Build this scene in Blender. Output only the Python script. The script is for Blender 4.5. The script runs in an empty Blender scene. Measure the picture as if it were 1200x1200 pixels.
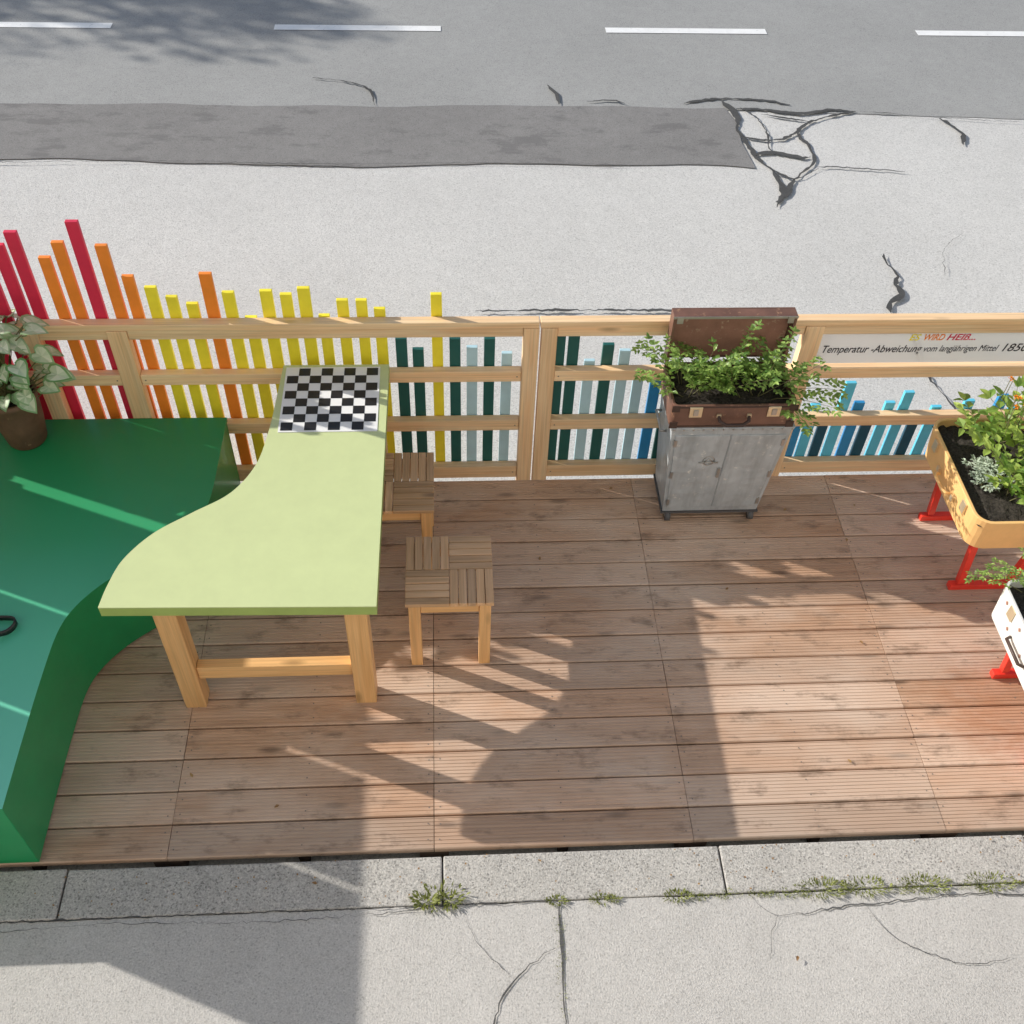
import bpy, math, random
from mathutils import Vector, Matrix
random.seed(7)
R=random.uniform
sc=bpy.context.scene
COL=sc.collection

# ------------------------------------------------------------------ node helpers
def newmat(name):
    m=bpy.data.materials.new(name); m.use_nodes=True
    nt=m.node_tree
    return m,nt,nt.nodes["Principled BSDF"]
def nd(nt,t,props=None,**ins):
    n=nt.nodes.new(t)
    for k,v in (props or {}).items(): setattr(n,k,v)
    for k,v in ins.items():
        key=int(k[1:]) if k[0]=='i' and k[1:].isdigit() else k.replace('_',' ')
        if hasattr(v,'is_linked') or isinstance(v,bpy.types.NodeSocket): nt.links.new(v,n.inputs[key])
        else: n.inputs[key].default_value=v
    return n
def mixc(nt,fac,a,b,mode='MIX'):
    n=nt.nodes.new('ShaderNodeMix'); n.data_type='RGBA'; n.blend_type=mode
    for i,v in ((0,fac),(6,a),(7,b)):
        if isinstance(v,bpy.types.NodeSocket): nt.links.new(v,n.inputs[i])
        else:
            if i>0 and len(v)==3: v=(*v,1)
            n.inputs[i].default_value=v
    return n.outputs[2]
def ramp(nt,fac,stops):
    n=nt.nodes.new('ShaderNodeValToRGB'); nt.links.new(fac,n.inputs[0])
    cr=n.color_ramp
    while len(cr.elements)<len(stops): cr.elements.new(.5)
    for e,(p,c) in zip(cr.elements,stops):
        e.position=p; e.color=(c,c,c,1) if isinstance(c,(int,float)) else (*c,1)
    return n.outputs[0]
def mth(nt,op,a,b=0.0,c=0.0):
    n=nt.nodes.new('ShaderNodeMath'); n.operation=op
    for i,v in enumerate((a,b,c)):
        if isinstance(v,bpy.types.NodeSocket): nt.links.new(v,n.inputs[i])
        else: n.inputs[i].default_value=v
    return n.outputs[0]
def coords(nt,scale=(1,1,1),tone=True):
    tc=nd(nt,'ShaderNodeTexCoord')
    v=nt.nodes.new('ShaderNodeVectorMath'); v.operation='MULTIPLY'
    nt.links.new(tc.outputs['Object'],v.inputs[0]); v.inputs[1].default_value=scale
    if not tone: return v.outputs[0]
    at=nd(nt,'ShaderNodeAttribute',{'attribute_name':'tone'})
    s=nt.nodes.new('ShaderNodeVectorMath'); s.operation='SCALE'; s.inputs[0].default_value=(37.1,23.7,51.3)
    nt.links.new(at.outputs['Fac'],s.inputs['Scale'])
    a=nt.nodes.new('ShaderNodeVectorMath'); a.operation='ADD'
    nt.links.new(v.outputs[0],a.inputs[0]); nt.links.new(s.outputs[0],a.inputs[1])
    return a.outputs[0]
def noise(nt,vec,scale,detail=4,rough=.55,dist=0):
    n=nd(nt,'ShaderNodeTexNoise',None,Scale=scale,Detail=detail,Roughness=rough,Distortion=dist)
    nt.links.new(vec,n.inputs['Vector']); return n.outputs['Fac']
def bump(nt,b,h,strength=.3,dist=.002):
    n=nd(nt,'ShaderNodeBump',None,Strength=strength,Distance=dist); nt.links.new(h,n.inputs['Height'])
    nt.links.new(n.outputs[0],b.inputs['Normal'])

def wood(name,axis,ca,cb,knot=.6,rough=.6,tonevar=.45,grey=None):
    m,nt,b=newmat(name)
    s=[24,24,24]; s[axis]=1.6
    v=coords(nt,s)
    n1=noise(nt,v,1.0,3,.6,.8)
    col=mixc(nt,ramp(nt,n1,[(.3,0.),(.7,1.)]),ca,cb)
    s2=[140,140,140]; s2[axis]=3
    n2=noise(nt,coords(nt,s2),1.0,1)
    col=mixc(nt,.45,col,ramp(nt,n2,[(.3,.62),(.6,1.)]),'MULTIPLY')
    s3=[9,9,9]; s3[axis]=2.6
    vo=nd(nt,'ShaderNodeTexVoronoi',None,Scale=1.0); nt.links.new(coords(nt,s3),vo.inputs['Vector'])
    kn=ramp(nt,vo.outputs['Distance'],[(.06,1.),(.17,0.)])
    col=mixc(nt,mth(nt,'MULTIPLY',kn,knot),col,tuple(c*.3 for c in cb))
    at=nd(nt,'ShaderNodeAttribute',{'attribute_name':'tone'})
    if grey:
        # sun-bleached and rain-stained areas, plus a rusty stain by the red stands
        hv=ramp(nt,mth(nt,'FRACT',mth(nt,'MULTIPLY',at.outputs['Fac'],7.3)),[(.1,0.),(1.,.6)])
        col=mixc(nt,hv,col,grey)
        v5=coords(nt,(1,2.0,1),False)
        g=noise(nt,v5,1.3,4,.6)
        col=mixc(nt,ramp(nt,g,[(.43,0.),(.66,.8)]),col,grey)
        g2=noise(nt,coords(nt,(1,2.2,1),False),5.5,5,.7)
        col=mixc(nt,ramp(nt,g2,[(.54,0.),(.70,.68)]),col,tuple(c*.33 for c in ca))
        d=nt.nodes.new('ShaderNodeVectorMath'); d.operation='DISTANCE'
        nt.links.new(coords(nt,(1,1.6,0),False),d.inputs[0]); d.inputs[1].default_value=(2.55,.85,0)
        dd=mth(nt,'ADD',d.outputs['Value'],mth(nt,'MULTIPLY',g2,1.0))
        col=mixc(nt,ramp(nt,dd,[(.65,.6),(1.45,0.)]),col,(.38,.17,.075))
    tv=mth(nt,'MULTIPLY_ADD',at.outputs['Fac'],tonevar,1-tonevar/2)
    cmb=nd(nt,'ShaderNodeCombineXYZ')
    for i in range(3): nt.links.new(tv,cmb.inputs[i])
    col=mixc(nt,1.0,col,cmb.outputs[0],'MULTIPLY')
    nt.links.new(col,b.inputs['Base Color'])
    b.inputs['Roughness'].default_value=rough
    bump(nt,b,n2,.25,.0015)
    return m
def paint(name,c,rough=.45,var=.12,worn=None,wornamt=.0,coat=0.,metal=0.,dents=0):
    m,nt,b=newmat(name)
    v=coords(nt,(1,1,1))
    n=noise(nt,v,9,4,.65)
    col=mixc(nt,ramp(nt,n,[(.3,0.),(.7,1.)]),tuple(x*(1-var) for x in c),tuple(min(1,x*(1+var)) for x in c))
    if worn:
        n3=noise(nt,v,22,6,.72)
        t=.72-wornamt*.25
        col=mixc(nt,ramp(nt,n3,[(t-.05,0.),(t+.03,1.)]),col,worn)
    if dents:
        n6=noise(nt,coords(nt,(14,14,2.2)),1.,4,.7)
        col=mixc(nt,ramp(nt,n6,[(.46,0.),(.70,.5)]),col,tuple(x*.45 for x in c))
    nt.links.new(col,b.inputs['Base Color'])
    b.inputs['Roughness'].default_value=rough
    b.inputs['Coat Weight'].default_value=coat
    b.inputs['Metallic'].default_value=metal
    if dents: bump(nt,b,noise(nt,v,7,2),.8,.03)
    return m
def stone(name,base,speck=.35,scale=110,large=.12,bstr=.5,warm=(1,1,1),tint2=None,bdist=.004,dark=.12):
    m,nt,b=newmat(name)
    v=coords(nt,(1,1,1),False)
    n1=noise(nt,v,scale,3,.75)
    n2=noise(nt,v,.9,5,.6)
    n4=noise(nt,v,9,5,.75)
    c0=tuple(base*w for w in warm)
    f=ramp(nt,n1,[(.26,0.),(.74,1.)])
    col=mixc(nt,f,tuple(x*(1-speck) for x in c0),tuple(x*(1+speck) for x in c0))
    wn=nd(nt,'ShaderNodeTexVoronoi',None,Scale=scale*1.25); nt.links.new(v,wn.inputs['Vector'])
    sep=nd(nt,'ShaderNodeSeparateColor',None,Color=wn.outputs['Color']).outputs[0]
    col=mixc(nt,1.,col,ramp(nt,sep,[(0.,1-min(.9,speck*1.1)),(dark,1.),(.85,1.),(1.,1+speck*.4)]),'MULTIPLY')
    col=mixc(nt,1.,col,ramp(nt,n2,[(.25,1-large),(.75,1+large)]),'MULTIPLY')
    col=mixc(nt,1.,col,ramp(nt,n4,[(.3,1-large*.9),(.7,1+large*.5)]),'MULTIPLY')
    if tint2:
        n5=noise(nt,coords(nt,(.7,1.6,1),False),3.2,5,.72)
        col=mixc(nt,ramp(nt,n5,[(.54,0.),(.63,.6)]),col,tint2)
    nt.links.new(col,b.inputs['Base Color']); b.inputs['Roughness'].default_value=.92
    b.inputs['Specular IOR Level'].default_value=.25
    bump(nt,b,n1,bstr,bdist)
    return m
def leafmat(name,ca,cb,trans=.35):
    m,nt,b=newmat(name)
    at=nd(nt,'ShaderNodeAttribute',{'attribute_name':'tone'})
    col=mixc(nt,at.outputs['Fac'],ca,cb)
    nt.links.new(col,b.inputs['Base Color']); b.inputs['Roughness'].default_value=.45
    tr=nd(nt,'ShaderNodeBsdfTranslucent'); nt.links.new(mixc(nt,.5,col,tuple(min(1,x*1.6) for x in cb)),tr.inputs[0])
    mx=nd(nt,'ShaderNodeMixShader',None,Fac=trans)
    nt.links.new(b.outputs[0],mx.inputs[1]); nt.links.new(tr.outputs[0],mx.inputs[2])
    out=[n for n in nt.nodes if n.type=='OUTPUT_MATERIAL'][0]
    nt.links.new(mx.outputs[0],out.inputs[0])
    return m

# ------------------------------------------------------------------ mesh helpers
class MB:
    def __init__(s): s.v=[];s.f=[];s.m=[];s.t=[];s.mats=[];s.sm=[]
    def mi(s,m):
        if m not in s.mats: s.mats.append(m)
        return s.mats.index(m)
    def add(s,vs,fs,mat,tone=None,smooth=False):
        o=len(s.v); s.v+= [tuple(x) for x in vs]; k=s.mi(mat); t=random.random() if tone is None else tone
        for f in fs: s.f.append([i+o for i in f]); s.m.append(k); s.t.append(t); s.sm.append(smooth)
    def box(s,x0,x1,y0,y1,z0,z1,mat,tone=None):
        s.hexa((x0,x1,y0,y1,z0),(x0,x1,y0,y1,z1),mat,tone)
    def hexa(s,b,t,mat,tone=None):
        x0,x1,y0,y1,z=b; X0,X1,Y0,Y1,Z=t
        vs=[(x0,y0,z),(x1,y0,z),(x1,y1,z),(x0,y1,z),(X0,Y0,Z),(X1,Y0,Z),(X1,Y1,Z),(X0,Y1,Z)]
        s.add(vs,[(3,2,1,0),(4,5,6,7),(0,1,5,4),(1,2,6,5),(2,3,7,6),(3,0,4,7)],mat,tone)
    def beam(s,a,b,w,d,mat,up=(0,0,1),tone=None):
        a=Vector(a);b=Vector(b);ax=(b-a).normalized();u=Vector(up)
        if abs(ax.dot(u))>.98:u=Vector((0,1,0))
        sx=ax.cross(u).normalized();u=sx.cross(ax)
        vs=[]
        for p in (a,b):
            for i,j in ((-1,-1),(1,-1),(1,1),(-1,1)): vs.append(p+sx*i*w/2+u*j*d/2)
        s.add(vs,[(0,1,2,3),(7,6,5,4),(1,0,4,5),(2,1,5,6),(3,2,6,7),(0,3,7,4)],mat,tone)
    def tube(s,pts,rad,mat,n=8,tone=None,cap=True):
        pts=[Vector(p) for p in pts]; vs=[];fs=[]
        for i,p in enumerate(pts):
            a=(pts[min(i+1,len(pts)-1)]-pts[max(i-1,0)]).normalized()
            u=Vector((0,0,1)) if abs(a.z)<.9 else Vector((1,0,0))
            x=a.cross(u).normalized(); y=a.cross(x)
            r=rad[i] if isinstance(rad,(list,tuple)) else rad
            for k in range(n):
                t=2*math.pi*k/n; vs.append(p+x*math.cos(t)*r+y*math.sin(t)*r)
        for i in range(len(pts)-1):
            for k in range(n):
                fs.append((i*n+k,i*n+(k+1)%n,(i+1)*n+(k+1)%n,(i+1)*n+k))
        if cap: fs.append(tuple(range(n))[::-1]); fs.append(tuple((len(pts)-1)*n+k for k in range(n)))
        s.add(vs,fs,mat,tone,True)
    def prism(s,poly,z0,z1,mt,ms=None,tone=None,smooth=False):
        n=len(poly); a=sum(poly[i][0]*poly[(i+1)%n][1]-poly[(i+1)%n][0]*poly[i][1] for i in range(n))
        if a<0: poly=poly[::-1]
        s.add([(x,y,z1) for x,y in poly],[tuple(range(n))],mt,tone)
        s.add([(x,y,z0) for x,y in poly],[tuple(range(n))[::-1]],ms or mt,tone)
        s.add([(x,y,z) for z in (z0,z1) for x,y in poly],[(i,(i+1)%n,n+(i+1)%n,n+i) for i in range(n)],ms or mt,tone,smooth)
    def flat(s,poly,z,mat,tone=None):
        n=len(poly); a=sum(poly[i][0]*poly[(i+1)%n][1]-poly[(i+1)%n][0]*poly[i][1] for i in range(n))
        if a<0: poly=poly[::-1]
        s.add([(x,y,z) for x,y in poly],[tuple(range(n))],mat,tone)
    def tray(s,x0,x1,y0,y1,z0,z1,r,t,mat,soil,fl=0.,tone=None):
        def loop(a,b,c,d,rr,n=6):
            o=[]
            for cx,cy,st in ((b-rr,c+rr,-90),(b-rr,d-rr,0),(a+rr,d-rr,90),(a+rr,c+rr,180)):
                for k in range(n+1):
                    q=math.radians(st+90*k/n); o.append((cx+rr*math.cos(q),cy+rr*math.sin(q)))
            return o
        A=loop(x0+fl,x1-fl,y0+fl,y1-fl,r); B=loop(x0,x1,y0,y1,r); C=loop(x0+t,x1-t,y0+t,y1-t,max(r-t,.004)); n=len(A)
        vs=[(x,y,z0) for x,y in A]+[(x,y,z1) for x,y in B]+[(x,y,z1) for x,y in C]+[(x,y,z1-.055) for x,y in C]
        fs=[tuple(range(n))[::-1]]
        for L in range(3):
            for i in range(n): fs.append((L*n+i,L*n+(i+1)%n,(L+1)*n+(i+1)%n,(L+1)*n+i))
        s.add(vs,fs,mat,tone)
        g=24; V=[];Fc=[]
        for j in range(g+1):
            for i in range(g+1):
                V.append((x0+t+(x1-x0-2*t)*i/g,y0+t+(y1-y0-2*t)*j/g,z1-.04+R(-.008,.010)))
        for j in range(g):
            for i in range(g): Fc.append((j*(g+1)+i,j*(g+1)+i+1,(j+1)*(g+1)+i+1,(j+1)*(g+1)+i))
        keep=[]
        for f in Fc:
            cx=sum(V[k][0] for k in f)/4; cy=sum(V[k][1] for k in f)/4
            dx=max(x0+r-cx,cx-(x1-r),0); dy=max(y0+r-cy,cy-(y1-r),0)
            if math.hypot(dx,dy)<=r-t*.3: keep.append(f)
        s.add(V,keep,soil,tone,True)
    def leaf(s,p,d,n,L,W,mat,tone=None,curl=.15):
        p=Vector(p);d=Vector(d).normalized();n=Vector(n);sd=d.cross(n)
        if sd.length<1e-4: sd=Vector((1,0,0))
        sd.normalize();n=sd.cross(d)
        a=p+d*L*.4+sd*W/2+n*W*.18; b=p+d*L*.4-sd*W/2+n*W*.18; c=p+d*L*.5; t=p+d*L-n*L*curl
        a2=p+d*L*.75+sd*W*.32+n*W*.08-n*L*curl*.4; b2=p+d*L*.75-sd*W*.32+n*W*.08-n*L*curl*.4
        s.add([p,a,a2,t,b2,b,c],[(0,6,1),(6,2,1),(6,3,2),(0,5,6),(6,5,4),(6,4,3)],mat,tone)
    def obj(s,name,parent=None,bevel=0,seg=2):
        me=bpy.data.meshes.new(name); me.from_pydata(s.v,[],s.f)
        for m in s.mats: me.materials.append(m)
        me.polygons.foreach_set('material_index',s.m)
        me.polygons.foreach_set('use_smooth',s.sm)
        at=me.attributes.new('tone','FLOAT','FACE'); at.data.foreach_set('value',s.t)
        me.update()
        o=bpy.data.objects.new(name,me); COL.objects.link(o)
        if parent: o.parent=parent
        if bevel:
            b=o.modifiers.new('bevel','BEVEL'); b.width=bevel; b.segments=seg; b.limit_method='ANGLE'; b.angle_limit=math.radians(40)
        return o
def empty(name):
    e=bpy.data.objects.new(name,None); e.empty_display_size=.1; COL.objects.link(e); return e
def spline(pts,n=6):
    out=[];P=[pts[0]]+list(pts)+[pts[-1]]
    for i in range(1,len(P)-2):
        a,b,c,d=[Vector(q) for q in P[i-1:i+3]]
        for k in range(n):
            t=k/n
            out.append(tuple(.5*((2*b)+(c-a)*t+(2*a-5*b+4*c-d)*t*t+(3*b-a-3*c+d)*t**3)))
    out.append(tuple(pts[-1])); return out

# ------------------------------------------------------------------ materials
M={}
M['deck']=wood('deck_wood',0,(.60,.39,.265),(.46,.275,.17),.75,.62,.44,grey=(.64,.50,.40))
pa,pb=(.96,.72,.45),(.88,.56,.30)
for i,a in enumerate('xyz'): M['pine'+a]=wood('pine_'+a,i,pa,pb,.6,.5,.22)
oa,ob=(.90,.55,.25),(.78,.43,.17)
for i,a in enumerate('xyz'): M['leg'+a]=wood('varnished_pine_'+a,i,oa,ob,.6,.42,.2)
M['stx']=wood('stool_slat_x',0,(.80,.51,.30),(.58,.34,.17),.6,.6,.5)
M['sty']=wood('stool_slat_y',1,(.80,.51,.30),(.58,.34,.17),.6,.6,.5)
cols=dict(R=(.68,.02,.07),O=(.92,.26,.025),Y=(.93,.79,.04),D=(.012,.11,.10),T=(.46,.68,.78),B=(.03,.28,.60),L=(.12,.58,.82),N=(.010,.09,.15))
for k,c in cols.items(): M['s'+k]=paint('slat_paint_'+k,c,.5,.08)
M['table']=paint('light_green_paint',(.60,.67,.34),.38,.035,coat=.15)
M['tableedge']=paint('green_edge_paint',(.36,.47,.13),.45,.08)
M['white']=paint('white_laminate',(.85,.85,.84),.35,.02)
M['black']=paint('black_print',(.015,.015,.017),.35,.02)
M['greyp']=paint('grey_enamel',(.45,.485,.515),.4,.12,(.68,.68,.66),.3,dents=1)
M['greyd']=paint('dark_grey_metal',(.10,.10,.105),.5,.1)
M['joist']=paint('joist_wood',(.07,.045,.03),.8,.2)
M['steel']=paint('worn_steel',(.45,.44,.42),.35,.1,metal=.8)
M['brass']=paint('brass_lock',(.75,.62,.42),.35,.1,metal=.6)
M['screw']=paint('screw_head',(.20,.17,.15),.5,.1)
M['leather']=paint('brown_leather',(.17,.085,.06),.5,.25,(.38,.22,.13),.3)
M['leatherd']=paint('dark_leather',(.06,.033,.025),.5,.2)
M['lining']=paint('case_lining',(.34,.17,.12),.8,.2,(.5,.34,.24),.3)
M['tan']=paint('tan_case',(.88,.54,.22),.5,.08,(.4,.2,.08),.05)
M['whitecase']=paint('white_case',(.80,.78,.74),.5,.05,(.45,.4,.33),.1)
M['red']=paint('red_enamel',(.80,.05,.03),.35,.08)
M['terra']=paint('brown_pot',(.14,.075,.045),.6,.35,(.3,.2,.13),.25)
M['soil']=stone('soil',.045,.7,90,.3,1.,(1.1,.95,.8))
M['concrete']=stone('light_asphalt',.62,.24,120,.055,.7,(1.0,.985,.955),dark=.2)
M['asphalt']=stone('road_asphalt',.36,.24,120,.07,.5,(1.0,1.0,.98),dark=.2)
M['patch']=stone('asphalt_patch',.245,.26,130,.10,.5,(1.03,1.0,.98),(.15,.145,.145),dark=.2)
M['kerb']=stone('granite_kerb',.50,.40,140,.13,.9,(1.02,.98,.92),dark=.25)
M['walk']=stone('sidewalk_asphalt',.54,.22,150,.08,.8,(1.02,.985,.94),dark=.2)
M['tar']=stone('bitumen',.085,.3,150,.2,.3)
M['crack']=stone('crack_dirt',.10,.4,150,.3,.3)
M['mark']=paint('road_paint',(.88,.88,.87),.6,.06,(.55,.55,.55),.25)
M['ground']=stone('grass_ground',.09,.5,30,.3,.5,(.8,1.1,.5))
M['leafA']=leafmat('rose_leaf',(.07,.17,.03),(.40,.56,.14))
M['leafB']=leafmat('lantana_leaf',(.12,.25,.04),(.46,.58,.12))
M['leafG']=leafmat('dusty_miller',(.40,.48,.38),(.6,.68,.55),.1)
M['cal']=leafmat('caladium',(.12,.36,.08),(.86,.92,.72),.3)
M['tree']=leafmat('tree_leaf',(.03,.08,.02),(.08,.16,.04))
M['moss']=leafmat('weeds',(.11,.13,.03),(.28,.31,.07),.2)
M['dry']=leafmat('dry_leaf',(.25,.13,.05),(.4,.25,.1),.2)
M['flo']=leafmat('flower_orange',(.8,.12,.02),(.95,.5,.03),.2)
M['stem']=paint('stem',(.16,.15,.06),.6,.2)
M['bark']=paint('bark',(.12,.09,.07),.85,.3)
M['plaster']=stone('facade_plaster',.82,.03,60,.03,.3,(1.0,.96,.88))
M['glass']=paint('window_glass',(.05,.06,.07),.08,.05)
# bench: green paint with sky reflection put into the colour, turquoise towards the front
m,nt,b=newmat('bench_green_sky_sheen')
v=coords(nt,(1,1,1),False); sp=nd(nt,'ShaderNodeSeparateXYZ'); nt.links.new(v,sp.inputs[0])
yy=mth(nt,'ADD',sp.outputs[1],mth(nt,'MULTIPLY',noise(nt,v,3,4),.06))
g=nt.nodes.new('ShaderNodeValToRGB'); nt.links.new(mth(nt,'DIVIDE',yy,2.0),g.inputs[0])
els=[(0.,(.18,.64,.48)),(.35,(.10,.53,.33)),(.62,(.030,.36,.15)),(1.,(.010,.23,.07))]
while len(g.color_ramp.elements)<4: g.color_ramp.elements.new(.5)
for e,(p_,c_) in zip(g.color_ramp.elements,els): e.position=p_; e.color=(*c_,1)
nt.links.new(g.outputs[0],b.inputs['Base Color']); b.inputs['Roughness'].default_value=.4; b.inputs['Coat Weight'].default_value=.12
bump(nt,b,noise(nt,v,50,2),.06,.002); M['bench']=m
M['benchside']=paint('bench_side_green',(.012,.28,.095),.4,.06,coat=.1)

# ------------------------------------------------------------------ ground, road
ZR=-.13
q=MB(); q.flat([(-300,-300),(300,-300),(300,300),(-300,300)],ZR-.012,M['ground']); q.obj('ground')
q=MB(); q.flat([(-60,-.3),(60,-.3),(60,6.3),(-60,6.3)],ZR,M['concrete']); q.obj('parking_lane')
def edge(x0,x1,y,n,amp,far=60):
    return [(x0+(x1-x0)*i/n, (y(x0+(x1-x0)*i/n) if callable(y) else y)+R(-amp,amp)) for i in range(n+1)]
q=MB()
e=edge(-8,9,lambda x:6.0 if x<2.3 else 6.0-.055*(x-2.3),90,.010)
q.flat([(-60,6.0)]+e+[(60,5.6),(60,13),(-60,13)],ZR+.004,M['asphalt'])
q.obj('road')
q=MB()
top=edge(-9,2.28,lambda x:6.035+.012*math.sin(x*2)+.01*math.sin(x*5.3),90,.006)
bot=[(2.34,5.13)]+[(x,5.165+.02*math.sin(x*1.7)+.012*math.sin(x*4.1)+(.05 if x<-1 else 0)*min(1,-x-1 if x<-1 else 0)+R(-.007,.007)) for x in [2.2-i*.13 for i in range(87)]]
q.flat(top+[(2.33,5.8),(2.31,5.5)]+bot,ZR+.008,M['patch'])
q.obj('asphalt_patch')
q=MB()
for x in [-15.4,-12.6,-9.75,-6.95,-4.1,-1.336,1.495,4.25,7.1,9.9]:
    q.flat([(x,7.345),(x+1.41,7.345),(x+1.41,7.445),(x,7.445)],ZR+.008,M['mark'])
q.obj('lane_marking')
q=MB(); q.box(-60,60,13,13.25,ZR-.01,0,M['kerb']); q.box(-60,60,13.25,16.5,ZR-.01,-.006,M['walk']); q.obj('opposite_sidewalk')

def ribbon(q,pts,w,z,mat,jit=.012,step=.035,fade=True):
    pts=spline(pts,4) if len(pts)>2 else pts
    P=[Vector((x,y)) for x,y in pts]; out=[]
    for a,b in zip(P,P[1:]):
        n=max(1,int((b-a).length/step))
        for k in range(n):
            out.append(a+(b-a)*k/n+Vector((R(-jit,jit),R(-jit,jit))))
    out.append(P[-1]); N=len(out); vs=[]
    ww=w
    for i,p in enumerate(out):
        t=(out[min(i+1,N-1)]-out[max(i-1,0)])
        if t.length<1e-6:t=Vector((1,0))
        t.normalize(); n=Vector((-t.y,t.x))
        ww=max(w*.35,min(w*1.45,ww+R(-.4,.4)*w)); k=ww
        if fade and (i<2 or i>N-3): k*=.4
        vs.append((*(p+n*k/2),z)); vs.append((*(p-n*k/2),z))
    q.add(vs,[(2*i,2*i+1,2*i+3,2*i+2) for i in range(N-1)],mat)
q=MB(); zc=ZR+.0125
for k,(w,pts) in enumerate([(.030,[(1.96,6.08),(2.1,6.14),(2.32,6.17),(2.5,6.16),(2.65,6.14),(2.81,6.07)]),
 (.040,[(2.28,6.13),(2.33,6.0),(2.35,5.85),(2.31,5.7),(2.34,5.53),(2.39,5.22),(2.46,5.10),(2.47,4.82),(2.38,4.61)]),
 (.030,[(2.37,6.0),(2.6,5.99),(2.84,5.93),(3.1,5.99),(3.31,5.97)]),
 (.036,[(3.31,5.97),(3.1,5.9),(2.91,5.80),(2.79,5.68),(2.77,5.58),(2.81,5.4),(2.79,5.22),(2.68,5.08),(2.57,4.94),(2.50,4.8),(2.39,4.67)]),
 (.026,[(2.33,5.58),(2.45,5.53),(2.55,5.52),(2.66,5.56),(2.79,5.68)]),(.034,[(2.37,5.3),(2.47,5.34),(2.58,5.33),(2.7,5.27),(2.78,5.28)]),
 (.018,[(2.4,6.02),(2.5,5.85),(2.53,5.6),(2.5,5.4),(2.56,5.3)]),(.018,[(2.55,5.92),(2.72,5.86),(2.9,5.8)]),(.022,[(2.46,5.1),(2.55,4.99),(2.65,5.0),(2.8,5.12)]),
 (.010,[(2.78,5.14),(3.1,5.12),(3.43,5.07)]),(.028,[(3.95,5.87),(4.03,5.7),(4.05,5.6),(4.0,5.46)]),
 (.008,[(3.31,5.97),(3.6,5.93),(3.95,5.87),(4.6,5.8)]),
 (.018,[(-.95,6.47),(-.66,6.4),(-.49,6.27),(-.44,6.02)]),(.022,[(.91,6.37),(.97,6.22),(.98,6.05)]),(.014,[(1.2,6.1),(1.4,6.12),(1.5,6.07)]),
 (.032,[(2.97,4.04),(2.96,3.95),(2.99,3.82),(2.95,3.7),(2.96,3.6),(2.85,3.52),(2.83,3.42)]),(.012,[(2.83,3.42),(2.9,3.2),(2.86,2.9),(2.95,2.5)]),
 (.004,[(3.6,4.3),(3.4,4.1),(3.3,3.8)]),(.018,[(.25,3.46),(.9,3.46),(1.6,3.45)]),
 (.006,[(-3.4,5.16),(-2,5.2),(-.8,5.16),(.4,5.18),(1.4,5.15)])]):
    ribbon(q,pts,w,zc+k*.0004,M['tar'],.008,.025)
q.obj('road_cracks')

# ------------------------------------------------------------------ kerb + sidewalk
ke=empty('kerb'); js=[-6.9,-5.5,-4.1,-2.75,-1.356,.032,1.09,2.3,3.4,4.4,5.5,6.6]
q=MB()
for a,b_ in zip(js,js[1:]):
    dz=R(-.003,.002); q.box(a+.003,b_-.003,-.212,-.026+R(-.003,.003),-.2,dz,M['kerb'])
q.obj('kerb_stones',ke,.006)
q=MB()
q.flat([(-60,-2.4),(-60,-.214)]+edge(-7,7,-.216,120,.003)+[(60,-.214),(60,-2.4)],-.008,M['walk'])
q.box(-60,60,-.2155,-.2135,-.2,-.02,M['crack']); q.obj('sidewalk')
q=MB(); z=-.004
ribbon(q,[(.46,-.215),(.452,-.5),(.44,-.9),(.43,-1.6),(.43,-2.4)],.011,z,M['crack'],.003)
for k,(w,pts) in enumerate([(.006,[(.43,-.38),(.34,-.44),(.26,-.51),(.2,-.64),(.19,-.8),(.1,-1.2)]),(.003,[(.10,-.24),(.16,-.36),(.27,-.48)]),
 (.004,[(1.17,-.22),(1.26,-.30),(1.5,-.28),(1.8,-.26),(2.1,-.25),(2.6,-.3)]),(.003,[(1.26,-.3),(1.22,-.38),(1.2,-.46)]),
 (.002,[(1.6,-.28),(1.68,-.4),(1.9,-.5),(2.1,-.48)]),(.002,[(-1.7,-.26),(-1.2,-.235),(-.6,-.25),(-.05,-.23)]),(.006,[(-4,-.216),(-1,-.216),(.5,-.216)])]):
    ribbon(q,pts,w,z+.0004*(k+1),M['crack'],.005,.018)
q.obj('sidewalk_cracks')
q=MB()
def tuft(x,y,z,r,n,h,fl=.35):
    for i in range(n):
        a=R(0,6.28); d=r*math.sqrt(R(0,1)); px=x+d*math.cos(a); py=y+d*fl*math.sin(a)
        q.leaf((px,py,z),(math.cos(a)*R(.3,1.2),math.sin(a)*R(.3,1.2),R(.3,1.2)),(0,0,1),h*R(.5,1.2),h*R(.15,.35),M['moss'])
tuft(0.02,-.185,0,.10,80,.024,.5); tuft(-.03,-.2,0,.04,60,.03,.6); tuft(.06,-.2,0,.05,60,.026,.5)
tuft(.45,-.216,-.004,.04,80,.016); tuft(.62,-.216,-.004,.045,80,.016); tuft(.66,-.216,-.004,.03,50,.014); tuft(.9,-.216,-.004,.055,110,.017)
for i in range(110): tuft(R(.95,2.9),-.218+R(-.008,.009),-.006,R(.02,.05),24,R(.006,.013))
tuft(1.45,-.208,0,.10,190,.018); tuft(1.62,-.208,0,.10,170,.017); tuft(1.85,-.208,0,.10,180,.018); tuft(2.1,-.21,0,.1,140,.016)
for i in range(22): tuft(.45+R(-.008,.008),R(-.9,-.22),-.006,.018,12,.008,1)
q.obj('weeds')
q=MB()
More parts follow.
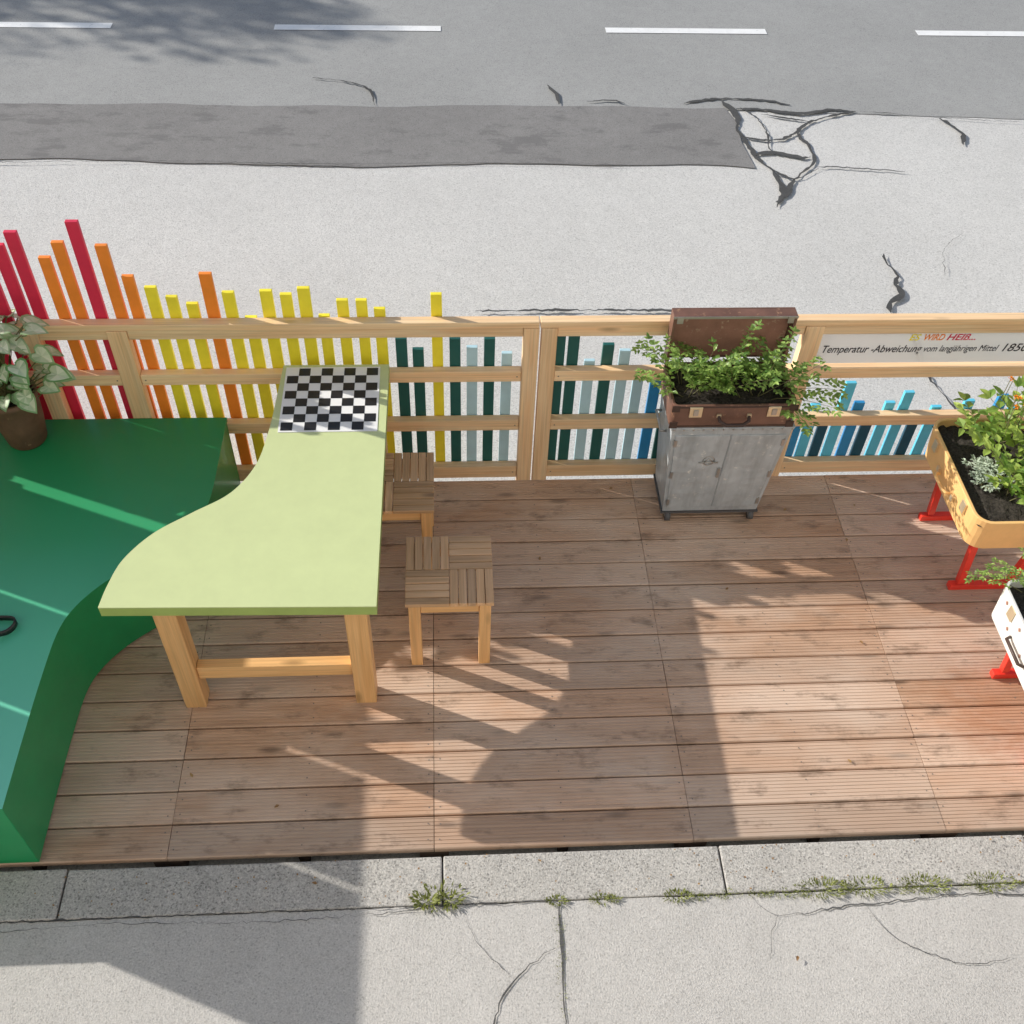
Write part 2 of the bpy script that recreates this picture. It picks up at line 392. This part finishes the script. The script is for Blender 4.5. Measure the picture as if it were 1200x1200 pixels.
for x,y in [(-.95,.33),(-.43,-.12),(1.3,-.45),(.5,1.4),(1.9,.9),(1.35,1.2),(-.6,.2),(2.1,1.72),(1.75,1.7),(.9,1.86),(2.0,1.5),(1.7,.3)]:
    q.leaf((x,y,.006),(R(-1,1),R(-1,1),.1),(0,0,1),.022,.012,M['dry'])
for i in range(120):  # grit and crumbs along the gap and on the kerb
    x=R(-1.5,2.6); y=R(-.21,-.03); s_=R(.0015,.004)
    q.leaf((x,y,.003),(R(-1,1),R(-1,1),.2),(0,0,1),s_*2.5,s_*2,M['dry'])
q.obj('fallen_leaves')

# ------------------------------------------------------------------ deck
dk=empty('wooden_deck'); q=MB()
NB=14; D=1.938; pitch=D/NB; bw=pitch-.0062
prof=[(0,-.026),(0,-.004),(.004,0)]
ng=8; rib=(bw-.012)/ng
for g in range(ng):
    y=.006+g*rib
    prof+=[(y,0.),(y+rib*.58,0.),(y+rib*.68,-.0022),(y+rib*.90,-.0022)]
prof+=[(bw-.006,0),(bw-.004,0),(bw,-.004),(bw,-.026)]
rowt=[R(0,1) for j in range(NB)]
for px in range(-3,4):
    for j in range(NB):
        y0=.001+j*pitch+R(-.0006,.0006); dz=R(-.0015,.001); a=px+.0006+R(0,.0010); b_=px+1-.0006-R(0,.0010)
        n=len(prof)
        vs=[(a,y0+y,z+dz) for y,z in prof]+[(b_,y0+y,z+dz) for y,z in prof]
        fs=[(i,i+n,i+1+n,i+1) for i in range(n-1)]+[tuple(range(n)),tuple(range(2*n-1,n-1,-1))]
        q.add(vs,fs,M['deck'],tone=min(1,max(0,rowt[j]*.6+.2+R(-.2,.2))))
q.obj('deck_boards',dk)
q=MB()
for px in range(-3,5):
    q.box(px-.055,px+.055,.0,D,-.12,-.027,M['joist'])
    q.box(px+.48,px+.52,.02,D,-.12,-.027,M['joist'])
q.obj('joists',dk)
q=MB()
for px in range(-3,4):
    for j in range(NB):
        for x in (px+.022,px+.978,px+.5):
            for fy in (.25,.75):
                cx=x+R(-.004,.004); cy=.001+j*pitch+bw*fy+R(-.004,.004)
                q.flat([(cx+.0033*math.cos(t*1.047),cy+.0033*math.sin(t*1.047)) for t in range(6)],.0012,M['screw'])
q.obj('screws',dk)

# ------------------------------------------------------------------ fence
fe=empty('wooden_fence'); q=MB(); F0,F1=1.938,1.983
for a,b_ in [(-1.745,.488),(.492,3.6)]:
    q.box(a,b_,F0-.004,F1-.001,.955,.987,M['pinex'])
posts=[(-2.75,.085),(-1.70,.075),(-1.33,.085),(.454,.07),(.534,.07),(1.722,.085),(3.3,.085)]
for x,w in posts: q.box(x-w/2,x+w/2,F0-.008,F1-.001,-.12,.954,M['pinez'])
ed=[-3.4]+[e for x,w in posts for e in (x-w/2-.001,x+w/2+.001)]+[3.6]
for a,b_ in zip(ed[::2],ed[1::2]):
    if b_-a<.02: continue
    for z0,z1 in ((.905,.954),(.645,.705),(.338,.402),(.012,.09)):
        if z0>.9 and b_<-1.73: continue
        q.box(a,b_,F0,F1-.003,z0,z1,M['pinex'])
q.obj('rails_and_posts',fe,.003)
q=MB()
for x,w in posts:
    for zz in (.675,.37,.05):
        for s_ in (-1,1):
            cx=x+s_*(w/2+.02)
            q.add([(cx+.004*math.cos(t*1.047),F0-.0008,zz+.004*math.sin(t*1.047)) for t in range(6)],[(0,1,2,3,4,5)],M['screw'])
q.obj('fence_screws',fe)
SL=[(-1.712,1.353,'R'),(-1.643,1.412,'R'),(-1.546,1.292,'O'),(-1.474,1.364,'O'),(-1.392,1.459,'R'),(-1.307,1.348,'O'),(-1.237,1.199,'O'),(-1.156,1.143,'Y'),(-1.078,1.094,'Y'),(-.999,1.058,'Y'),(-.918,1.21,'O'),(-.839,1.115,'Y'),(-.763,.984,'Y'),(-.681,1.122,'Y'),(-.598,1.104,'Y'),(-.522,1.135,'Y'),(-.447,.991,'Y'),(-.363,1.072,'Y'),(-.283,1.071,'Y'),(-.206,1.025,'Y'),(-.121,.861,'D'),(-.048,.8,'D'),(.039,1.10,'Y'),(.118,.859,'D'),(.194,.809,'T'),(.274,.857,'D'),(.353,.773,'T'),(.590,.869,'D'),(.655,.868,'D'),(.735,.724,'T'),(.813,.818,'D'),(.894,.782,'T'),(.974,.675,'T'),(1.058,.63,'B'),(1.13,.60,'D'),(1.21,.52,'T'),(1.29,.60,'B'),(1.37,.55,'N'),(1.45,.50,'L'),(1.53,.47,'B'),(1.61,.5,'N'),(1.80,.36,'B'),(1.865,.433,'L'),(1.935,.352,'N'),(2.005,.573,'L'),(2.08,.446,'B'),(2.155,.34,'N'),(2.233,.444,'L'),(2.31,.509,'L'),(2.39,.36,'N'),(2.474,.412,'L'),(2.55,.37,'B'),(2.63,.45,'L'),(2.71,.33,'N'),(2.79,.48,'B'),(2.87,.4,'L'),(2.95,.36,'N'),(3.03,.3,'B'),(3.11,.42,'L')]
SL+=[(-1.79-.08*i,R(1.25,1.5),random.choice('RRO')) for i in range(13)]
q=MB()
for x,z,c in SL:
    w=.05; q.box(x-w/2+R(-.002,.002),x+w/2+R(-.002,.002),F1+.001,F1+.021,.02,z,M['s'+c],tone=random.random())
q.obj('coloured_slats',fe,.002)

# sign on the fence
sg=empty('information_sign'); q=MB()
m,nt,b=newmat('frosted_acrylic'); b.inputs['Base Color'].default_value=(.9,.9,.9,1); b.inputs['Roughness'].default_value=.3
tr=nd(nt,'ShaderNodeBsdfTransparent'); mx=nd(nt,'ShaderNodeMixShader',None,Fac=.4); nt.links.new(b.outputs[0],mx.inputs[1]); nt.links.new(tr.outputs[0],mx.inputs[2])
nt.links.new(mx.outputs[0],[n for n in nt.nodes if n.type=='OUTPUT_MATERIAL'][0].inputs[0])
q.box(1.768,3.25,1.957,1.960,.722,.900,m); q.obj('panel',sg)
tm=paint('sign_ink',(.02,.02,.025),.5,.02)
def text(s,x,z,size,mat,name,width,bold=.0,shear=.25):
    cu=bpy.data.curves.new(name,'FONT'); cu.body=s; cu.size=size; cu.shear=shear; cu.offset=bold; cu.extrude=.0004
    cu.materials.append(mat); o=bpy.data.objects.new(name,cu); COL.objects.link(o); o.parent=sg
    o.location=(x,1.9555,z); o.rotation_euler=(math.pi/2,0,0)
    bpy.context.view_layer.update(); o.scale.x=width/max(o.dimensions.x,.01); return o
text('Temperatur -Abweichung',1.788,.785,.060,tm,'caption',.465,.0003)
text('vom langjährigen Mittel',2.266,.787,.052,tm,'caption_small',.350)
text('1850 - 2020',2.632,.785,.064,tm,'caption_years',.30,.0003)
for w,c,x,wd in (('ES','Y',2.18,.05),('WIRD','O',2.245,.095),('HEIß...','R',2.355,.135)):
    text(w,x,.853,.050,M['s'+c],'title_'+w[:2].lower(),wd,.0006)

# ------------------------------------------------------------------ unseen slatted wall, a guess added left of the picture to cast the shadow
ew=empty('unseen_shadow_wall'); q=MB(); y=.33; k=0
while y<1.9:
    w=.145; q.box(-2.775,-2.75,y,min(y+w,1.92),-.1,1.385,M['pinez']); y+=w+(.022 if k in (3,6) else .002); k+=1
q.box(-2.75,-2.70,.33,1.92,.9,.98,M['piney']); q.box(-2.75,-2.70,.33,1.92,.5,.58,M['piney'])
q.obj('wall_boards',ew,.003)

# ------------------------------------------------------------------ bench
be=empty('green_bench'); q=MB()
crv=spline([(-.95,1.925),(-.951,1.65),(-.957,1.42),(-.99,1.27),(-1.08,1.155),(-1.195,1.065),(-1.315,.962),(-1.402,.845),(-1.443,.72),(-1.455,.5),(-1.458,.25),(-1.458,-.004)],6)
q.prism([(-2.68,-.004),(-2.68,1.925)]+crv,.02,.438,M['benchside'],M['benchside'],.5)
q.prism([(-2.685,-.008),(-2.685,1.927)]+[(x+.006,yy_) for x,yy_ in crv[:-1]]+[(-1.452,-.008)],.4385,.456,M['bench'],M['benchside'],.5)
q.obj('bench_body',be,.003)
q=MB()
vs=[];fs=[];n=28
for i in range(n):
    t=2*math.pi*i/n
    for (rr,zz) in ((.052,.458),(.052,.484),(.046,.484),(.046,.458)):
        vs.append((-1.655+rr*1.15*math.cos(t)+.01*math.sin(2*t),.745+rr*.85*math.sin(t),zz+.004*math.sin(3*t)+.004))
for i in range(n):
    for k in range(4): fs.append((i*4+k,((i+1)%n)*4+k,((i+1)%n)*4+(k+1)%4,i*4+(k+1)%4))
q.add(vs,fs,M['black'],.5,True); q.obj('black_strap')

# ------------------------------------------------------------------ chess table
te=empty('chess_table'); q=MB()
crv=spline([(-.645,1.93),(-.656,1.7),(-.668,1.511),(-.70,1.312),(-.783,1.158),(-.918,1.055),(-1.046,.955),(-1.134,.831),(-1.168,.712),(-1.182,.605)],7)
out=crv+[(-.189,.583),(-.178,1.93)]
q.prism(out,.712,.757,M['tableedge'],M['tableedge'],.4)
q.prism(out,.7575,.762,M['table'],M['table'],.4); q.obj('table_top',te,.002)
q=MB()
for x,y0 in ((-1.025,.65),(-.322,.65),(-.615,1.80),(-.295,1.80)):
    q.box(x,x+.085,y0,y0+.085,0.001,.7115,M['legz'])
q.box(-.939,-.323,.668,.713,.19,.265,M['legx'])
q.box(-.93,-.33,.70,.74,.64,.711,M['legx']); q.obj('table_frame',te,.004)
q=MB(); q.box(-.630,-.216,1.498,1.912,.7625,.7645,M['white']); s=.0495
for i in range(8):
    for j in range(8):
        if (i+j)%2==0:
            x=-.621+i*s; y=1.507+j*s; q.flat([(x,y),(x+s,y),(x+s,y+s),(x,y+s)],.7655,M['black'])
q.obj('chessboard',te)

# ------------------------------------------------------------------ stools
def stool(x0,y0,name,flip=0):
    e=empty(name); q=MB(); w=.36; c=w/2; ns=5; sw=c/ns
    for qi,(ox,oy) in enumerate(((0,0),(1,0),(0,1),(1,1))):
        ax=(qi in (0,3))^bool(flip)
        for k in range(ns):
            a=x0+ox*c; b_=y0+oy*c
            if ax: q.box(a+.001,a+c-.001,b_+k*sw+.0015,b_+(k+1)*sw-.0015,.43,.45+R(-.001,.001),M['stx'])
            else: q.box(a+k*sw+.0015,a+(k+1)*sw-.0015,b_+.001,b_+c-.001,.43,.45+R(-.001,.001),M['sty'])
    q.obj('seat',e,.0025)
    q=MB(); i=.012; L=.048
    for ax in (x0+i,x0+w-i-L):
        for ay in (y0+i,y0+w-i-L): q.box(ax,ax+L,ay,ay+L,.001,.4295,M['legz'])
    for ay in (y0+i+.006,y0+w-i-.036): q.box(x0+i+L+.001,x0+w-i-L-.001,ay,ay+.03,.37,.4285,M['legx'])
    for ax in (x0+i+.006,x0+w-i-.036): q.box(ax,ax+.03,y0+i+L+.001,y0+w-i-L-.001,.37,.4285,M['legy'])
    q.obj('legs',e,.003)
stool(-.105,.82,'wooden_stool'); stool(-.345,1.325,'wooden_stool.001',1)

# ------------------------------------------------------------------ metal cart
ce=empty('metal_cart'); q=MB()
q.hexa((1.112,1.575,1.645,1.895,.062),(1.068,1.612,1.605,1.905,.64),M['greyp'],.3)
q.hexa((1.065,1.615,1.600,1.908,.6405),(1.060,1.620,1.595,1.912,.662),M['greyp'],.6)
def fr(x,z,off=0):
    t=(z-.062)/(.64-.062); xl=1.112+(1.068-1.112)*t; xr=1.575+(1.612-1.575)*t; y=1.645-.04*t
    return (xl+(xr-xl)*x, y-off, z)
for a,b_ in ((.035,.495),(.505,.965)):
    vs=[fr(a,.095),fr(b_,.095),fr(b_,.61),fr(a,.61)]; vf=[fr(a,.095,.005),fr(b_,.095,.005),fr(b_,.61,.005),fr(a,.61,.005)]
    q.add(vs+vf,[(4,5,6,7),(0,1,5,4),(1,2,6,5),(2,3,7,6),(3,0,4,7)],M['greyp'],R(.3,.7))
q.obj('cart_body',ce,.004)
q=MB()
for x in (1.14,1.55):
    for y in (1.65,1.87):
        q.tube([(x-.012,y,.028),(x+.012,y,.028)],.027,M['greyd'],14); q.box(x-.016,x+.016,y-.01,y+.01,.03,.050,M['steel'])
q.box(1.105,1.582,1.640,1.90,.050,.0615,M['greyd'])
cx,cy,cz=fr(.36,.44,.006)
q.tube([(cx+.026*math.cos(t*.524),cy,cz+.03*math.sin(t*.524)) for t in range(13)],.003,M['steel'],5)
q.tube([(cx-.02,cy,cz-.01),(cx,cy,cz+.015),(cx+.02,cy,cz-.01)],.004,M['steel'],5); q.tube([(cx-.045,cy,cz-.012),(cx+.045,cy,cz-.012)],.004,M['steel'],5)
a=fr(.47,.36,.012); q.box(a[0]-.006,a[0]+.006,a[1]-.004,a[1]+.008,a[2]-.03,a[2]+.03,M['steel'])
for xx_ in (.04,.96):
    for zz in (.14,.34,.56):
        a=fr(xx_,zz,.007); q.box(a[0]-.007,a[0]+.007,a[1]-.002,a[1]+.006,a[2]-.02,a[2]+.02,M['steel'])
for t in [i/12 for i in range(13)]:
    a=(1.075+.53*t,1.593,.651); q.box(a[0]-.003,a[0]+.003,a[1],a[1]+.004,a[2]-.003,a[2]+.003,M['steel'])
q.tube([(1.07,1.70,.55),(1.045,1.70,.55),(1.045,1.84,.55),(1.07,1.84,.55)],.006,M['steel'],8)
q.obj('cart_fittings',ce)

# ------------------------------------------------------------------ plants
def sprig(q,base,d,L,nl,ls,lm,droop=.5,w=.5,sr=.0022,pin=True):
    d=Vector(d).normalized(); p=Vector(base); pts=[p.copy()]
    for i in range(nl):
        d=(d+Vector((R(-.12,.12),R(-.12,.12),-droop/nl+R(-.08,.08)))).normalized()
        p=p+d*L/nl; pts.append(p.copy())
        sd=d.cross(Vector((0,0,1))); sd=sd.normalized() if sd.length>.01 else Vector((1,0,0))
        for sgn in (-1,1):
            if i==0: continue
            dd=(sd*sgn*R(.6,1.1)+d*R(.3,.8)+Vector((0,0,R(-.3,.4)))).normalized()
            up=Vector((R(-.4,.4),R(-.4,.4),1))
            if pin:
                qd=dd; bp=p.copy()
                for kk in range(2):
                    bp2=bp+qd*ls*.55
                    for s2 in (-1,1):
                        sx=qd.cross(up).normalized()
                        q.leaf(bp2,qd*.6+sx*s2,up,ls*R(.7,1),ls*w*R(.8,1.1),lm)
                    bp=bp2
                q.leaf(bp,qd,up,ls*R(.8,1.1),ls*w,lm)
            else: q.leaf(p,dd,up,ls*R(.7,1.15),ls*w*R(.8,1.15),lm)
    q.leaf(p,d,(0,0,1),ls,ls*w,lm)
    q.tube(pts,[sr*(1-.6*i/len(pts)) for i in range(len(pts))],M['stem'],4,cap=False)

# brown suitcase planter on the cart
e=empty('suitcase_planter'); q=MB()
q.tray(1.052,1.602,1.600,1.895,.6635,.790,.03,.012,M['leather'],M['soil'])
q.obj('case',e,.002)
q=MB()
LY0,LY1=1.862,1.925; LT=1.068
q.box(1.056,1.598,LY1-.008,LY1,.796,LT,M['leather'])
q.box(1.070,1.584,LY1-.011,LY1-.0085,.81,LT-.014,M['lining'])
q.box(1.056,1.598,LY0,LY1-.0085,LT-.012,LT,M['leather'])
q.box(1.056,1.068,LY0,LY1-.0085,.796,LT-.0125,M['leather']); q.box(1.586,1.598,LY0,LY1-.0085,.796,LT-.0125,M['leather'])
q.box(1.054,1.600,LY0-.003,LY0-.0005,LT-.012,LT+.001,M['steel'])
q.obj('lid',e,.002)
q=MB()
for z in (.672,.782):
    q.box(1.06,1.594,1.5975,1.5998,z-.004,z+.004,M['leatherd'])
for x in (1.155,1.50):
    q.box(x-.028,x+.028,1.592,1.5995,.73,.785,M['brass']); q.box(x-.011,x+.011,1.588,1.5918,.742,.775,M['steel'])
q.tube([(1.26,1.596,.735),(1.262,1.576,.722),(1.29,1.562,.710),(1.365,1.562,.710),(1.392,1.576,.722),(1.394,1.596,.735)],.0085,M['leatherd'],8)
for x in (1.26,1.394): q.box(x-.01,x+.01,1.590,1.5995,.727,.745,M['brass'])
for x0,x1 in ((1.049,1.085),(1.569,1.605)):
    for z0,z1 in ((.662,.698),(.757,.792)): q.box(x0,x1,1.5965,1.6,z0,z1,M['leatherd'])
for x in (1.0705,1.5545): q.box(x,x+.028,LY0-.006,LY0-.0035,LT-.035,LT+.002,M['steel'])
q.obj('latches_and_handle',e,.0015)
q=MB()
for i in range(36):
    bx,by=R(1.08,1.57),R(1.69,1.85)
    a=R(0,6.28)
    sprig(q,(bx,by,.745),(math.cos(a)*.5,math.sin(a)*.35,R(.7,1.3)),R(.12,.25),5,R(.024,.034),M['leafA'],R(.4,.9))
for bx,by,d,L in ((1.12,1.7,(-.9,-.2,.8),.22),(1.5,1.68,(.9,-.3,.7),.28),(1.45,1.7,(.3,-.1,1.4),.34),(1.2,1.75,(-.1,0,1.4),.34),(1.55,1.72,(1,0,.5),.26),(1.3,1.8,(.1,.1,1.5),.32),(1.52,1.65,(.8,-.6,.3),.18),(1.1,1.72,(-.6,.1,1.3),.28),(1.45,1.7,(.8,-.1,1.1),.3)):
    sprig(q,(bx,by,.75),d,L,7,.032,M['leafA'],.7)
q.obj('rose_foliage',e)

# tan suitcase planter on red stand
def stand(q,xs,ys,ztop):
    for y in ys:
        q.beam((xs[0]+.0,y,ztop),(xs[0]+.035,y,.045),.032,.032,M['red'],(0,1,0)); q.beam((xs[1],y,ztop),(xs[1]-.035,y,.045),.032,.032,M['red'],(0,1,0))
        q.box(xs[0]-.01,xs[1]+.01,y-.018,y+.018,.001,.034,M['red']); q.box(xs[0]-.03,xs[1]+.03,y-.017,y+.017,ztop,ztop+.028,M['red'])
    q.box(xs[0]+.02,xs[0]+.05,min(ys)+.02,max(ys)-.02,ztop+.003,ztop+.027,M['red'])
    q.box(xs[1]-.05,xs[1]-.02,min(ys)+.02,max(ys)-.02,ztop+.003,ztop+.027,M['red'])
e=empty('suitcase_planter.001'); q=MB()
q.tray(2.285,2.755,1.06,1.71,.425,.60,.075,.016,M['tan'],M['soil'],.012)
q.obj('case',e,.003)
q=MB(); o_=.015
q.tube([(2.268+o_,1.33,.50),(2.25+o_,1.33,.505),(2.238+o_,1.35,.507),(2.238+o_,1.43,.507),(2.25+o_,1.45,.505),(2.268+o_,1.45,.50)],.007,M['tan'],8)
for y in (1.20,1.57): q.box(2.262+o_,2.277+o_,y-.02,y+.02,.53,.585,M['brass'])
for y in (1.30,1.48): q.box(2.264+o_,2.278+o_,y-.012,y+.012,.49,.515,M['brass'])
q.obj('latches_and_handle',e,.001)
q=MB(); stand(q,(2.41,2.72),(1.19,1.62),.395); q.obj('red_stand',e,.004)
q=MB()
for i in range(46):
    bx,by=R(2.48,2.72),R(1.22,1.66); a=R(0,6.28)
    sprig(q,(bx,by,.56),(math.cos(a)*.5-.1,math.sin(a)*.5,R(.7,1.4)),R(.18,.38),6,R(.045,.065),M['leafB'],.6,.6,pin=False)
for i in range(14):
    bx,by=R(2.55,2.72),R(1.12,1.3); a=R(0,6.28)
    sprig(q,(bx,by,.56),(math.cos(a)*.6,math.sin(a)*.5,R(.5,1.2)),R(.10,.2),5,R(.04,.06),M['leafA'],.6,.6,pin=False)
q.obj('leafy_plants',e)
q=MB()
for i in range(150):
    a=R(0,6.28); cx,cy=2.45+R(-.06,.07),1.37+R(-.08,.08)
    sprig(q,(cx,cy,.565),(math.cos(a),math.sin(a),R(.4,1.4)),R(.03,.06),3,.022,M['leafG'],.3,.5,pin=False) if i%2==0 else q.leaf((cx,cy,R(.57,.62)),(math.cos(a),math.sin(a),.4),(0,0,1),.03,.012,M['leafG'])
q.obj('dusty_miller',e)
q=MB()
for i in range(6):
    cx,cy,cz=R(2.44,2.62),R(1.42,1.66),R(.86,.95); rr=.010
    for k in range(20):
        a=R(0,6.28); el=R(.1,1.5); d=Vector((math.cos(a)*math.cos(el),math.sin(a)*math.cos(el),math.sin(el)))
        q.leaf(Vector((cx,cy,cz))+d*rr*.6,d+Vector((R(-.4,.4),R(-.4,.4),0)),(R(-1,1),R(-1,1),1),.009,.008,M['flo'])
    q.tube([(cx,cy,cz-.12),(cx,cy,cz)],.002,M['stem'],4)
q.obj('flowers',e)

# white suitcase planter
wx=.045
e=empty('suitcase_planter.002'); q=MB()
q.tray(2.225+wx,2.66+wx,.20,.76,.425,.61,.05,.014,M['whitecase'],M['soil'],.008)
q.obj('case',e,.003)
q=MB()
for y in [.28+.13*i for i in range(4)]:
    for z in (.50,.575):
        yy=y+(.06 if z==.50 else 0)
        if yy>.72: continue
        off=.008*(.61-z)/.185-.0022+wx
        q.add([(2.225+off,yy-.009,z),(2.225+off,yy,z-.011),(2.225+off,yy+.009,z),(2.225+off,yy,z+.011)],[(0,3,2,1)],M['lining'])
for y in (.36,.62): q.box(2.220+wx,2.2305+wx,y-.02,y+.02,.545,.600,M['brass'])
q.tube([(2.226+wx,.42,.50),(2.205+wx,.43,.505),(2.205+wx,.55,.505),(2.226+wx,.56,.50)],.007,M['leatherd'],8)
q.obj('pattern_and_handle',e)
q=MB(); stand(q,(2.44,2.64),(.28,.70),.395); q.obj('red_stand',e,.004)
q=MB()
for i in range(22):
    bx,by=R(2.38,2.62),R(.3,.70); a=R(0,6.28)
    sprig(q,(bx,by,.57),(math.cos(a)*.6,math.sin(a)*.6,R(.4,1.)),R(.06,.14),5,R(.02,.03),M['leafA'],.7)
for d,L,bx,by in (((-1,.6,.5),.20,2.34,.71),((-.6,.9,.5),.18,2.40,.72),((-.2,.9,.8),.20,2.45,.70),((-1,.9,.9),.24,2.42,.68)):
    sprig(q,(bx,by,.59),d,L,7,.02,M['leafA'],.9,sr=.002)
q.obj('trailing_foliage',e)

# ------------------------------------------------------------------ potted caladium
e=empty('potted_plant'); q=MB(); C=(-1.812,1.80)
prf=[(.0,.457),(.078,.457),(.085,.47),(.098,.56),(.106,.65),(.108,.70),(.114,.705),(.114,.735),(.102,.735),(.100,.715),(.0,.712)]
n=28; vs=[];fs=[]
for r_,z_ in prf:
    for k in range(n): vs.append((C[0]+r_*math.cos(2*math.pi*k/n),C[1]+r_*math.sin(2*math.pi*k/n),z_))
for i in range(len(prf)-1):
    for k in range(n): fs.append((i*n+k,i*n+(k+1)%n,(i+1)*n+(k+1)%n,(i+1)*n+k))
q.add(vs,fs[:9*n],M['terra'],.5,True); q.add(vs,fs[9*n:],M['soil'],.5)
q.obj('pot',e)
q=MB()
heart=[(0,.0),(.20,-.18),(.42,-.12),(.52,.14),(.46,.42),(.30,.70),(.12,.92),(0,1.05)]
for i in range(74):
    a=R(0,6.28); h=R(.74,1.08); rad=R(.02,.23)*(1.15-abs(h-.9)); p=Vector((C[0]+rad*math.cos(a),C[1]+rad*math.sin(a)*.8,h))
    d=Vector((math.cos(a),math.sin(a),R(-.6,.1))).normalized(); up=Vector((math.cos(a)*.3+R(-.3,.3)-.15,math.sin(a)*.3+R(-.3,.3)-.15,1)).normalized()
    sd=d.cross(up).normalized(); up=sd.cross(d); S=R(.05,.095)
    outl=heart+[(-x,y) for x,y in heart[-2:0:-1]]
    def P(x,y,k=1): return p+sd*(x*S*k)+d*((y*k+(1-k)*.35)*S)+up*(abs(x)*S*.25*k)-up*(max(0,y)**2*S*.18*k)
    N=len(outl); o=[P(x,y) for x,y in outl]; i1=[P(x,y,.8) for x,y in outl]; c=P(0,.35,1)
    q.add(o+i1,[(k,(k+1)%N,N+(k+1)%N,N+k) for k in range(N)],M['cal'],R(.0,.35),False)
    for k in range(N): q.add([i1[k],i1[(k+1)%N],c],[(0,1,2)],M['cal'],R(.4,1.))
    q.tube([(C[0]+R(-.03,.03),C[1]+R(-.03,.03),.71),p*.5+Vector((C[0],C[1],h))*.5+Vector((0,0,-.08)),p],.003,M['stem'],5,cap=False)
q.obj('caladium_leaves',e)

# ------------------------------------------------------------------ street tree across the road (shadow falls into the picture)
e=empty('street_tree'); q=MB(); T=Vector((-12.9,12.95,0))
H=5.2
q.tube([T+Vector((0,0,-.13)),T+Vector((.05,0,1.5)),T+Vector((0,.1,3)),T+Vector((.1,0,4.6))],[.20,.16,.13,.08],M['bark'],10)
cl=[]
for i in range(19):
    a=i*2.4; r_=R(.6,2.2); z_=H+R(-1.1,1.1); c=T+Vector((r_*math.cos(a),r_*math.sin(a)*.8,z_)); cl.append((c,R(.35,.75)))
    q.tube([T+Vector((0,0,2.6+i*.1)),(T+Vector((0,0,3.2+i*.05))).lerp(c,.5),c],[.06,.035,.012],M['bark'],6,cap=False)
q.obj('trunk_and_limbs',e)
q=MB()
for c,r_ in cl:
    for k in range(230):
        d=Vector((random.gauss(0,1),random.gauss(0,1),random.gauss(0,.8))).normalized()*r_*(R(0,1)**.4)
        q.leaf(c+d,(R(-1,1),R(-1,1),R(-.6,.3)),(R(-.5,.5),R(-.5,.5),1),R(.10,.17),R(.06,.1),M['tree'])
q.obj('crown',e)

# ------------------------------------------------------------------ house behind the camera (photo is taken from its window)
e=empty('apartment_building'); q=MB(); Y=-2.4
xs=[-14+3.0*i for i in range(10)]; zs=[(-.1,1.0,2.6),(3.2,4.2,5.9),(6.6,7.6,9.3)]
q.box(-16,16,Y-6,Y-.25,-.2,11,M['plaster'])
px=-16
for x in xs:
    q.box(px,x,Y-.249,Y,-.2,11,M['plaster']); px=x+1.3
    zz=-.2
    for (_,z0,z1) in zs:
        q.box(x,x+1.3,Y-.249,Y,zz,z0,M['plaster']); zz=z1
        q.box(x-.08,x+1.38,Y+.001,Y+.06,z0-.08,z0-.0,M['plaster'])
    q.box(x,x+1.3,Y-.249,Y,zz,11,M['plaster'])
q.box(px,16,Y-.249,Y,-.2,11,M['plaster']); q.box(-16.2,16.2,Y-6.2,Y+.3,11.001,11.3,M['plaster'])
q.obj('facade',e)
q=MB()
for x in xs:
    for (_,z0,z1) in zs:
        q.box(x+.06,x+1.24,Y-.22,Y-.21,z0+.06,z1-.06,M['glass'])
        for a,b_,c,d in ((x,x+.06,z0,z1),(x+1.24,x+1.3,z0,z1),(x+.62,x+.68,z0+.061,z1-.061),(x+.061,x+1.239,z0,z0+.06),(x+.061,x+1.239,z1-.06,z1)):
            q.box(a,b_,Y-.2,Y-.15,c,d,M['white'])
q.obj('windows',e)

# ------------------------------------------------------------------ light
L=Vector((1.293,-.56,-.72)).normalized()
sun=bpy.data.lights.new('sun','SUN'); sun.energy=5.0; sun.angle=math.radians(.5); sun.color=(1,.95,.865)
so=bpy.data.objects.new('sun',sun); COL.objects.link(so); so.rotation_euler=L.to_track_quat('-Z','Y').to_euler(); so.location=(-8,5,8)
w=bpy.data.worlds.new("World"); sc.world=w; w.use_nodes=True; nt=w.node_tree
bg=nt.nodes['Background']; sky=nt.nodes.new('ShaderNodeTexSky'); sky.sky_type='NISHITA'; sky.sun_disc=False
sky.sun_elevation=math.asin(-L.z); sky.sun_rotation=math.atan2(-L.x,-L.y)%(2*math.pi)
nt.links.new(sky.outputs[0],bg.inputs[0]); bg.inputs[1].default_value=.13
sc.view_settings.view_transform='Standard'; sc.view_settings.look='None'; sc.view_settings.exposure=0

# ------------------------------------------------------------------ camera
yaw,pit,rol=.0871,.8385,.0473
fw=Vector((math.sin(yaw)*math.cos(pit),math.cos(yaw)*math.cos(pit),-math.sin(pit)))
r=fw.cross(Vector((0,0,1))).normalized(); u=r.cross(fw)
r2=r*math.cos(rol)+u*math.sin(rol); u2=-r*math.sin(rol)+u*math.cos(rol)
cd=bpy.data.cameras.new('camera'); cam=bpy.data.objects.new('camera',cd); COL.objects.link(cam)
cam.matrix_world=Matrix(((r2.x,u2.x,-fw.x,.0851),(r2.y,u2.y,-fw.y,-1.7305),(r2.z,u2.z,-fw.z,3.8445),(0,0,0,1)))
cd.sensor_width=36; cd.lens=1235.1/1200*36; cd.clip_end=1000; cd.clip_start=.05
sc.camera=cam
